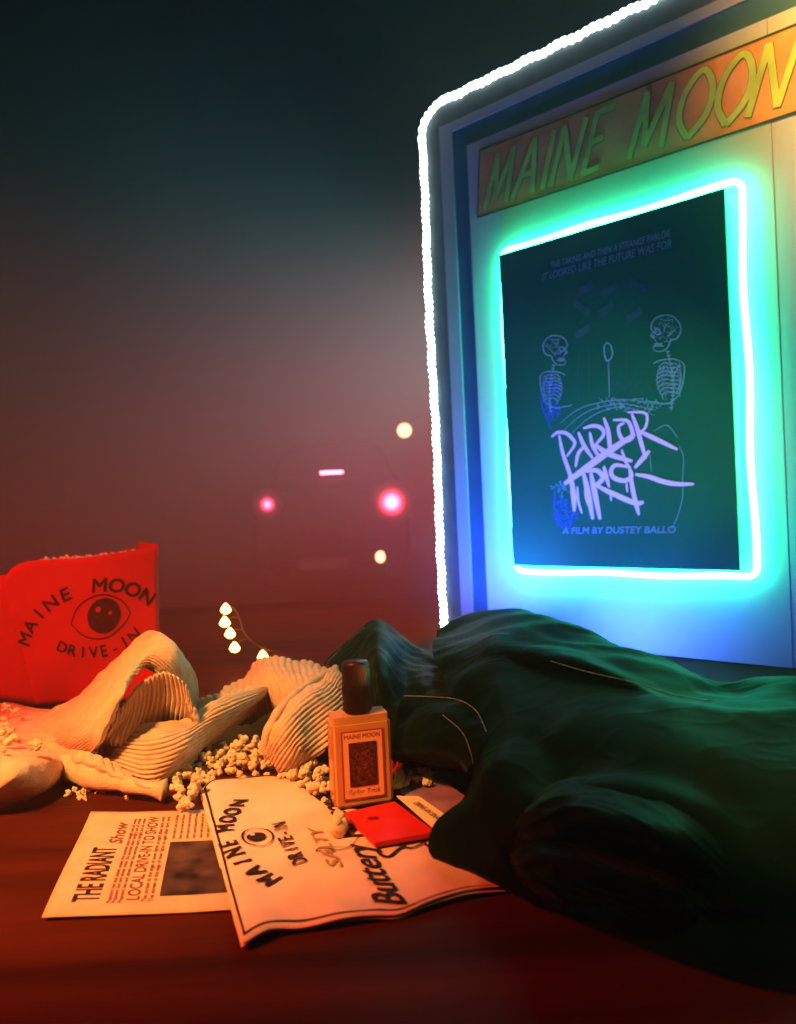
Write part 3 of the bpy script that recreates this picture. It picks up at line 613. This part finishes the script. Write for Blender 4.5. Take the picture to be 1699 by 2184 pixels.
# heap at the back
A = [[(405,1500,.020),(450,1490,.030),(500,1450,.040),(550,1415,.050),(590,1400,.054),(640,1405,.050),(690,1428,.040),(735,1425,.034)],
     [(410,1520,.026),(455,1500,.038),(505,1470,.046),(560,1440,.054),(600,1428,.058),(645,1432,.052),(695,1445,.044),(745,1450,.036)],
     [(420,1545,.020),(465,1528,.028),(520,1500,.034),(570,1470,.044),(612,1465,.050),(650,1468,.050),(700,1480,.040),(755,1490,.030)],
     [(430,1575,.004),(480,1560,.006),(540,1540,.008),(580,1520,.020),(610,1520,.028),(660,1520,.030),(710,1530,.026),(760,1550,.016)]]
V, Fc = patch(px(A), 240, 80, ribs(24, .0018, 'u', .010, 30, o=12)); K.add(V, Fc)
# right hand folds behind the bottle
A = [[(712,1424,.050),(668,1452,.052),(618,1492,.050),(580,1540,.040),(560,1600,.016)],
     [(728,1440,.052),(690,1470,.056),(640,1506,.054),(598,1556,.044),(572,1612,.018)],
     [(745,1480,.044),(712,1510,.046),(668,1545,.042),(628,1590,.034),(600,1630,.014)],
     [(770,1530,.030),(740,1560,.028),(704,1590,.026),(664,1625,.016),(630,1655,.003)]]
V, Fc = patch(px(A), 90, 200, ribs(17, .0018, 'v', .007, 30, o=15)); K.add(V, Fc)
pts = crom([P(*q_[:2], z=q_[2]) for q_ in [(716,1426,.052),(700,1434,.054),(660,1458,.055),(618,1490,.054),(584,1532,.046),(566,1580,.030),(572,1618,.012)]], 70)
Kt = MB(); Kt.tube(pts, [.0034+.001*nz(pts[i], 90) for i in range(70)], 12); K.add(Kt.V, Kt.F)
kn = K.build('knit_sweater', 'knit', smooth=True, thick=.0015, origin=P(300, 1600, z=0))
tag(kn, 'crumpled beige ribbed knit sweater heaped in front of the red carton', 'sweater')

# ------------------------------------------------------------------ green jacket
def wr(a1, s1, a2=.0012, s2=60, o=0): return lambda u, v, p: a1*nz(p, s1, o)+a2*nz(p, s2, o)+.0003*nz(p, 300)
jk = empty('velvet_jacket', tuple(P(1300, 1900, z=0)), 'dark green velvet jacket heaped in front of the sign board', 'jacket')
J = MB()
A = [[(935,1347,.070),(1000,1314,.080),(1090,1303,.085),(1200,1335,.082),(1320,1382,.074),(1450,1427,.064),(1545,1464,.052),(1640,1448,.052),(1790,1438,.052)],
     [(925,1392,.075),(1000,1385,.085),(1090,1375,.094),(1200,1400,.094),(1320,1442,.085),(1430,1478,.072),(1548,1492,.052),(1650,1490,.056),(1800,1490,.06)],
     [(950,1450,.070),(1020,1450,.078),(1100,1440,.080),(1200,1448,.080),(1320,1475,.078),(1430,1510,.078),(1550,1530,.072),(1650,1540,.068),(1800,1540,.068)],
     [(990,1540,.058),(1040,1540,.066),(1110,1530,.070),(1200,1540,.072),(1320,1570,.074),(1450,1600,.072),(1560,1620,.066),(1650,1640,.062),(1800,1640,.06)],
     [(1010,1630,.042),(1050,1630,.052),(1115,1630,.058),(1200,1640,.060),(1320,1670,.062),(1450,1710,.058),(1560,1740,.052),(1650,1760,.05),(1800,1760,.05)],
     [(996,1712,.030),(1030,1710,.040),(1110,1720,.046),(1200,1740,.046),(1320,1780,.044),(1450,1820,.040),(1560,1850,.036),(1650,1870,.034),(1800,1880,.034)],
     [(940,1768,.020),(1005,1780,.026),(1100,1810,.026),(1200,1840,.024),(1320,1880,.022),(1450,1920,.018),(1560,1950,.016),(1650,1970,.016),(1800,1980,.016)],
     [(930,1806,.010),(990,1830,.012),(1085,1870,.010),(1200,1915,.008),(1320,1960,.008),(1450,2010,.006),(1560,2040,.006),(1650,2060,.006),(1800,2080,.006)],
     [(955,1832,.0045),(1030,1855,.0045),(1108,1893,.003),(1200,1950,.002),(1320,2000,.002),(1450,2050,.002),(1560,2090,.002),(1650,2110,.002),(1800,2130,.002)]]
rows = px(A); rows = [[p+np.array([.004, .028, -p[2]+.004]) for p in rows[0]]]+rows
def pl(L): return crom([P(a_, b_, z=c_) for a_, b_, c_ in L], 60)
RD = [(pl([(1110,1760,.05),(1200,1715,.055),(1300,1722,.055),(1420,1762,.05),(1520,1822,.042),(1570,1890,.03)]), .020, .017), (pl([(1100,1800,.03),(1180,1832,.036),(1280,1872,.036),(1380,1912,.03),(1460,1945,.02)]), .012, .013),
      (pl([(1130,1790,.04),(1230,1800,.04),(1350,1830,.04),(1440,1870,.04),(1500,1905,.03)]), -.010, .005), (pl([(1160,1650,.05),(1280,1655,.055),(1420,1700,.05),(1560,1770,.04)]), -.005, .012),
      (pl([(1060,1380,.09),(1080,1480,.08),(1085,1600,.06),(1100,1700,.05)]), .006, .014), (pl([(1010,1560,.06),(1050,1660,.05),(1060,1780,.03)]), .004, .010),
      (pl([(1130,1560,.07),(1180,1620,.065),(1190,1700,.05)]), -.003, .008)]
for k_ in range(6):
    RD.append((pl([(1120+k_*9, 1732+k_*13, .05), (1170+k_*8, 1738+k_*14, .05), (1225+k_*6, 1760+k_*15, .05)]), .0028, .0035))
def jd(u, v, p):
    h_ = .0070*nz(p, 11)+.0010*nz(p, 40)
    q_ = (p[0]*4+p[1]*3+.6*nz(p, 6), p[1]*13-p[0]*4, p[2]*10)
    f_ = 1-min(1, abs(mnoise.noise(Vector(q_)))*2.4); h_ += .0036*f_*f_*(3-2*f_)
    q_ = (p[0]*22+p[2]*20, p[1]*60-p[0]*14, p[2]*60+3); f_ = 1-min(1, abs(mnoise.noise(Vector(q_)))*3.5); h_ += .0004*f_**2
    for L_, a_, w_ in RD:
        d_ = np.sqrt(((L_-p)**2).sum(1).min())
        if d_ < 3*w_: h_ += a_*math.exp(-(d_/w_)**2)
    return h_
V, Fc = patch(rows, 270, 270, jd); J.add(V, Fc)
# collar peak with two facets
A = [[(690,1420,.010),(745,1375,.020),(805,1340,.03),(850,1360,.03),(890,1390,.03),(960,1400,.03)],
     [(698,1412,.045),(748,1364,.062),(800,1322,.078),(850,1350,.068),(888,1382,.058),(950,1400,.052)],
     [(708,1430,.046),(756,1395,.064),(806,1372,.086),(856,1392,.066),(900,1412,.056),(965,1440,.054)],
     [(722,1480,.040),(765,1450,.056),(812,1440,.076),(862,1450,.056),(912,1470,.060),(985,1490,.060)],
     [(732,1550,.026),(775,1540,.036),(830,1535,.044),(880,1530,.050),(940,1540,.056),(1005,1540,.058)],
     [(745,1600,.012),(790,1605,.016),(850,1603,.030),(905,1600,.036),(960,1605,.040),(1010,1600,.046)],
     [(760,1640,.009),(810,1640,.009),(870,1640,.009),(930,1642,.009),(985,1650,.012),(1015,1655,.022)]]
V, Fc = patch(px(A), 130, 120, wr(.0035, 30, .0016, 80, 4)); J.add(V, Fc)
# lapel flap: rounded sheet edged with a pale lit seam line
A = [[(860,1484,.066),(920,1486,.070),(975,1492,.074),(1015,1515,.074),(1040,1560,.068)],
     [(845,1530,.056),(905,1530,.064),(960,1535,.068),(1000,1560,.066),(1020,1600,.060)],
     [(838,1590,.040),(895,1590,.050),(945,1592,.054),(985,1605,.054),(1005,1630,.048)],
     [(845,1622,.020),(890,1630,.024),(935,1636,.026),(970,1640,.028),(996,1650,.030)]]
V, Fc = patch(px(A), 60, 60, wr(.003, 35, .001, 90, 6)); J.add(V, Fc)
A = [[(1120,1745,.030),(1150,1700,.040),(1250,1652,.050),(1380,1668,.050),(1500,1722,.046),(1600,1815,.030)],
     [(1100,1765,.036),(1135,1738,.054),(1240,1700,.070),(1370,1715,.072),(1490,1770,.064),(1590,1850,.036)],
     [(1100,1790,.036),(1135,1768,.054),(1240,1750,.070),(1370,1775,.072),(1480,1825,.062),(1570,1885,.032)],
     [(1095,1810,.034),(1140,1798,.047),(1240,1805,.050),(1360,1832,.048),(1460,1870,.040),(1548,1915,.024)],
     [(1090,1830,.034),(1125,1830,.048),(1230,1846,.058),(1345,1874,.056),(1435,1908,.046),(1505,1945,.024)],
     [(1100,1855,.024),(1140,1875,.032),(1240,1902,.040),(1335,1928,.038),(1415,1950,.030),(1470,1965,.016)],
     [(1110,1880,.006),(1160,1915,.008),(1250,1950,.008),(1330,1975,.008),(1400,1988,.006),(1450,1990,.004)]]
def sd(u, v, p):
    q_ = (u*1.6+.4*nz(p, 20), v*9+u*3, 1.7); e_ = math.exp(-((u-.26)/.20)**2)
    q2 = (u*3, v*14-u*4, 5.2)
    return .0024*nz(p, 24, 2)+e_*.0042*(1-min(1, abs(mnoise.noise(Vector(q_)))*3))**1.6+.0011*(1-min(1, abs(mnoise.noise(Vector(q2)))*3))**2+.0004*nz(p, 130)
V, Fc = patch(px(A), 170, 150, sd); mk('sleeve', V, Fc, 'velvet', jk, smooth=True)
J.build('jacket_cloth', 'velvet', jk, smooth=True)
S_ = MB()  # thin tubes along seams, paled to read as lit edges
def lit_seam(pts, r_): 
    p = crom([P(a_, b_, z=c_) for a_, b_, c_ in pts], 50); S_.tube(p, [.55*r_*(.7+.5*abs(nz(q_, 120))) for q_ in p], 6)
lit_seam([(700,1411,.047),(750,1361,.064),(800,1320,.080)], .0008); lit_seam([(800,1320,.080),(822,1335,.076),(850,1349,.070),(880,1378,.060)], .0010)
lit_seam([(862,1484,.0685),(920,1486,.0725),(975,1492,.0765),(1015,1515,.0765),(1038,1560,.0705)], .0007)
lit_seam([(1175,1410,.0965),(1250,1432,.0945),(1350,1455,.090),(1450,1484,.079),(1540,1498,.062)], .0009)
lit_seam([(945,1525,.070),(985,1560,.070),(1003,1600,.062),(1010,1630,.052)], .0006); lit_seam([(890,1382,.060),(925,1388,.062),(948,1392,.062)], .0008)
S_.build('lit_seam_line', 'lit_seam', jk, smooth=True)

# ------------------------------------------------------------------ popcorn
def kernel(seed):
    r = random.Random(seed); bm = bmesh.new()
    n = r.randint(4, 6)
    for k in range(n):
        a = k*6.28/n+r.uniform(-.4, .4); e = r.uniform(-.5, .8)
        cxyz = Vector((math.cos(a)*math.cos(e), math.sin(a)*math.cos(e), math.sin(e)))*r.uniform(.42, .62)
        bmesh.ops.create_icosphere(bm, subdivisions=2, radius=r.uniform(.34, .52), matrix=Matrix.Translation(cxyz))
    bmesh.ops.create_icosphere(bm, subdivisions=2, radius=.5)
    for v in bm.verts:
        q_ = v.co; v.co = q_*(1+.28*mnoise.noise(q_*3.1+Vector((seed, 0, 0)))+.10*mnoise.noise(q_*8))
    me = bpy.data.meshes.new('popcorn'); bm.to_mesh(me); bm.free(); me.polygons.foreach_set('use_smooth', [True]*len(me.polygons))
    me.materials.append(MT['corn']); return me
KM = [kernel(i) for i in range(7)]
HK = []
def add_corn(loc, size, label, group):
    o = bpy.data.objects.new('popcorn', random.choice(KM)); COL.objects.link(o); o.location = loc
    o.rotation_euler = [random.uniform(0, 6.28) for _ in range(3)]; o.scale = [size*random.uniform(.85, 1.15)]*3
    return tag(o, label, 'popcorn', group)
G1 = 'popcorn spilled between the knit and the bag'
poly = [(372,1655),(390,1625),(470,1600),(520,1590),(560,1600),(600,1612),(640,1640),(692,1640),(698,1712),(655,1690),(620,1668),(560,1652),(470,1662),(425,1685),(412,1730),(380,1725)]
def inside(x, y):
    c_ = False; n_ = len(poly)
    for i in range(n_):
        (x1, y1), (x2, y2) = poly[i], poly[(i+1) % n_]
        if (y1 > y) != (y2 > y) and x < (x2-x1)*(y-y1)/(y2-y1)+x1: c_ = not c_
    return c_
cnt = 0; placed = []
for _ in range(6000):
    x, y = random.uniform(365, 705), random.uniform(1575, 1735)
    if not inside(x, y): continue
    s_ = random.uniform(.0036, .0058); p = P(x, y, z=s_*.8)
    lay = sum(1 for q_ in placed if abs(q_[0]-p[0]) < .008 and abs(q_[1]-p[1]) < .008)
    if lay > 1 and random.random() < .97 or lay > 3: continue
    p[2] += lay*.005; placed.append(p); add_corn(p, s_, 'popped popcorn piece in the spill between the beige knit and the white bag', G1); cnt += 1
    if cnt > 140: break
for x, y, s_ in ((505,1592,.006),(520,1575,.006),(498,1610,.006),(560,1590,.005),(545,1612,.006),(520,1618,.006),(470,1608,.005),(440,1612,.0055),(590,1600,.006),(622,1625,.006),(655,1632,.006),(682,1650,.006),(600,1585,.005)):
    add_corn(P(x, y, z=.014), s_, 'popped popcorn piece in the spill between the beige knit and the white bag', G1)
for x, y, s_ in ((845,1640,.008),(852,1660,.007),(843,1675,.006),(878,1652,.0055),(890,1662,.005),(905,1648,.006),(918,1655,.005),(868,1668,.0045),(912,1668,.0045)):
    add_corn(P(x, y, z=.009+s_*.7), s_, 'popcorn piece lying right of the bottle below the jacket lapel', 'popcorn right of the bottle')
for x, y, s_, lb_ in ((728,1757,.0095,'large yellow popcorn piece on the bag beside the red matchbook'),):
    add_corn(P(x, y, z=.006+s_*.6), s_, lb_, None)
for x, y, s_ in ((148,1692,.0034),(160,1685,.003),(178,1690,.003),(188,1678,.0042),(172,1700,.0026),(182,1703,.003),(195,1683,.003),(220,1687,.0032),(226,1683,.002),(168,1694,.0034),(272,1700,.0026),(206,1690,.0016),(142,1697,.0018)):
    add_corn(P(x, y, z=s_*.7), s_, 'small popcorn crumb on the dark table in front of the knit hem', 'popcorn crumbs on the table')
for x, y, s_ in ((8,1552,.006),(22,1562,.006),(5,1572,.006),(16,1580,.005),(30,1575,.004),(66,1590,.004),(78,1588,.005),(6,1600,.003),(14,1510,.006),(32,1516,.005),(10,1535,.005)):
    add_corn(P(x, y, z=.046 if y > 1565 else .032), s_, 'popcorn piece caught on the knit at the left edge of the photo', 'popcorn on the knit at left')
# popcorn showing over the carton rim
for i in range(26):
    u = .22+.62*i/25; p = cf(u, cutf(u)*random.uniform(.955, .985)); p = p+np.array([0, .012+.02*random.random(), 0])
    add_corn(p, random.uniform(.006, .0085), 'popcorn piece inside the red carton just showing over its rim', 'popcorn in the red carton')

# ------------------------------------------------------------------ string lights
fl = empty('fairy_lights', tuple(P(520, 1400, z=.0)*[1, 1, 0]), 'string of five warm fairy light bulbs on dark wire behind the knit', 'string lights')
FP = [(482,1298),(480,1326),(491,1350),(501,1380),(561,1398)]
wp = [P(a_, b_, Y=1.04) for a_, b_ in ((500,1296),(512,1318),(520,1345),(532,1362),(552,1378),(585,1390),(604,1398),(640,1410))]
m = MB(); m.tube(crom(wp, 60), .0010, 6); 
for k, (a_, b_) in enumerate(FP):
    q0 = P(a_, b_, Y=1.04); j = [0, 1, 2, 3, 5][k]; m.tube([wp[j], (wp[j]+q0)/2+np.array([0, 0, .004]), q0], .0007, 6)
m.build('wire', 'wire', fl)
for a_, b_ in FP:
    q0 = P(a_, b_, Y=1.04); bm = bmesh.new(); bmesh.ops.create_uvsphere(bm, u_segments=14, v_segments=10, radius=1)
    for v in bm.verts:
        zz = v.co.z; k_ = .0060*(1-.5*max(0, zz)); v.co = Vector((q0[0]+v.co.x*k_*(1.25 if zz < 0 else 1), q0[1]+v.co.y*k_, q0[2]+zz*.0072))
    m = MB(); m.bm(bm); m.build('bulb', 'fairy', fl, smooth=True)

# ------------------------------------------------------------------ car seen from behind
YC = 7.9
def C(px_, py_): return P(px_, py_, Y=YC)
car = empty('parked_car', (C(704, 1075)[0], YC+1.2, TZ), 'dark parked car seen from behind with glowing red tail lights', 'car')
x0, x1 = C(535, 1080)[0], C(872, 1075)[0]; xm = (x0+x1)/2; hw = (x1-x0)/2; zt_ = C(704, 1070)[2]
def prof(name, secs, m_, par=car):
    V = []; Fc = []; n_ = len(secs[0][1])
    for y, pts in secs: V += [(xm+a_*hw, y, b_) for a_, b_ in pts]
    for i in range(len(secs)-1):
        for k in range(n_): Fc.append((i*n_+k, i*n_+(k+1) % n_, (i+1)*n_+(k+1) % n_, (i+1)*n_+k))
    Fc += [tuple(range(n_)), tuple(range((len(secs)-1)*n_, len(secs)*n_))[::-1]]
    return mk(name, V, Fc, m_, par)
def sec(wd, zb_, zs, zr, wr_): return [(-wd*.96, zb_), (-wd, zb_+.12), (-wd, zs-.1), (-wd*.95, zs), (-wr_, zr-.06), (-wr_*.85, zr), (wr_*.85, zr), (wr_, zr-.06), (wd*.95, zs), (wd, zs-.1), (wd, zb_+.12), (wd*.96, zb_)]
zs = zt_+.12
prof('body', [(YC+.05, sec(.97, TZ+.32, zs-.05, zs, .9)), (YC+.10, sec(1, TZ+.25, zs, zs+.05, .9)), (YC+.35, sec(1, TZ+.22, zs, zs+.10, .85)), (YC+.85, sec(1, TZ+.2, zs, zs+.52, .66)),
              (YC+2.1, sec(1, TZ+.2, zs, zs+.54, .66)), (YC+2.9, sec(1, TZ+.2, zs-.02, zs+.06, .8)), (YC+4.1, sec(.93, TZ+.25, zs-.16, zs-.1, .8))], 'carpaint')
mk('rear_window', [(xm-.72*hw, YC+.40, zs+.15), (xm+.72*hw, YC+.40, zs+.15), (xm+.56*hw, YC+.80, zs+.49), (xm-.56*hw, YC+.80, zs+.49)], [(0, 1, 2, 3)], 'glass', car, thick=-.01)
m = MB(); m.box(ident, (xm-hw*.98, YC-.04, TZ+.28), (xm+hw*.98, YC+.08, TZ+.52), .03); m.build('bumper', 'carpaint', car)
for yy in (YC+.75, YC+3.3):
    for sx_ in (-1, 1):
        m = MB(); n_ = 28; fnw = lambda a_, b_, cc_, yy=yy, sx_=sx_: (xm+sx_*hw*.86+cc_, yy+a_, TZ+.32+b_)
        cyl(m, .31, -.10, .31, .10, n_, fnw); m.build('wheel', 'rubber', car)
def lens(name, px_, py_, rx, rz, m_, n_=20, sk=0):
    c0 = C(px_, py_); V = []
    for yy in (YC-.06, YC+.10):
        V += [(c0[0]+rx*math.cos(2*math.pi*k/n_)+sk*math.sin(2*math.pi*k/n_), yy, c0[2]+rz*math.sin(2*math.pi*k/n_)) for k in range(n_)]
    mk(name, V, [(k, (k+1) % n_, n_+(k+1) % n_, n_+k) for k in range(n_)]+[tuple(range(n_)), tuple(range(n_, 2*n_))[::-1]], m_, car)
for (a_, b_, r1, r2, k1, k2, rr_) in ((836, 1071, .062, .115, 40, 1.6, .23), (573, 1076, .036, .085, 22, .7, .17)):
    c_ = C(a_, b_); c_[1] = YC-.06; nm = 'tail_halo_lens_%d' % a_; MT[nm] = halo_lensmat('tail_halo_lens', (1, .06, .13), tuple(c_), k1, k2, r1, r2); lens('tail_light', a_, b_, rr_, rr_*.95, nm, 36)  # oversized discs carry the painted glow around each tail light
c0 = C(702, 1005); m = MB(); m.box(ident, (c0[0]-.118, YC+.30, c0[2]-.012), (c0[0]+.118, YC+.36, c0[2]+.012), .004); m.build('brake_light', 'brake', car)
lens('reversing_light', 812, 1187, .046, .058, 'warmbulb')
c0 = C(690, 1187); m = MB(); m.box(ident, (c0[0]-.24, YC-.055, c0[2]-.13), (c0[0]+.26, YC-.045, c0[2]-.02)); m.build('number_plate', 'greyframe', car)
# distant street lamp
q0 = P(863, 918, Y=8.8)
sl_ = empty('street_lamp', (q0[0], q0[1], TZ), 'distant street lamp with small warm round bulb left of the LED rope', 'street lamp')
m = MB(); m.tube([(q0[0]+.6, q0[1]+.1, TZ), (q0[0]+.6, q0[1]+.1, q0[2]+.30), (q0[0], q0[1]+.02, q0[2]+.09)], .008, 8); m.build('pole', 'pole', sl_)
bm = bmesh.new(); bmesh.ops.create_uvsphere(bm, u_segments=20, v_segments=12, radius=.078, matrix=Matrix.Translation(Vector(q0))); m = MB(); m.bm(bm); m.build('bulb', 'warmbulb', sl_, smooth=True)

# ------------------------------------------------------------------ haze
HZ = .065
hm = bpy.data.materials.new('haze'); hm.use_nodes = True; nt = hm.node_tree; nt.nodes.clear()
o_ = nt.nodes.new('ShaderNodeOutputMaterial'); pv = nt.nodes.new('ShaderNodeVolumePrincipled'); pv.inputs['Density'].default_value = HZ
pv.inputs['Color'].default_value = (.9, .9, .9, 1); pv.inputs['Anisotropy'].default_value = .2; nt.links.new(pv.outputs[0], o_.inputs['Volume'])
m = MB(); m.box(ident, (-9.5, -2.6, TZ-1.1), (9.5, 16.6, 5)); hz = m.build('haze', hm); struct(hz, 'stuff')
for o in scene.objects:
    if '_o' in o: del o['_o']
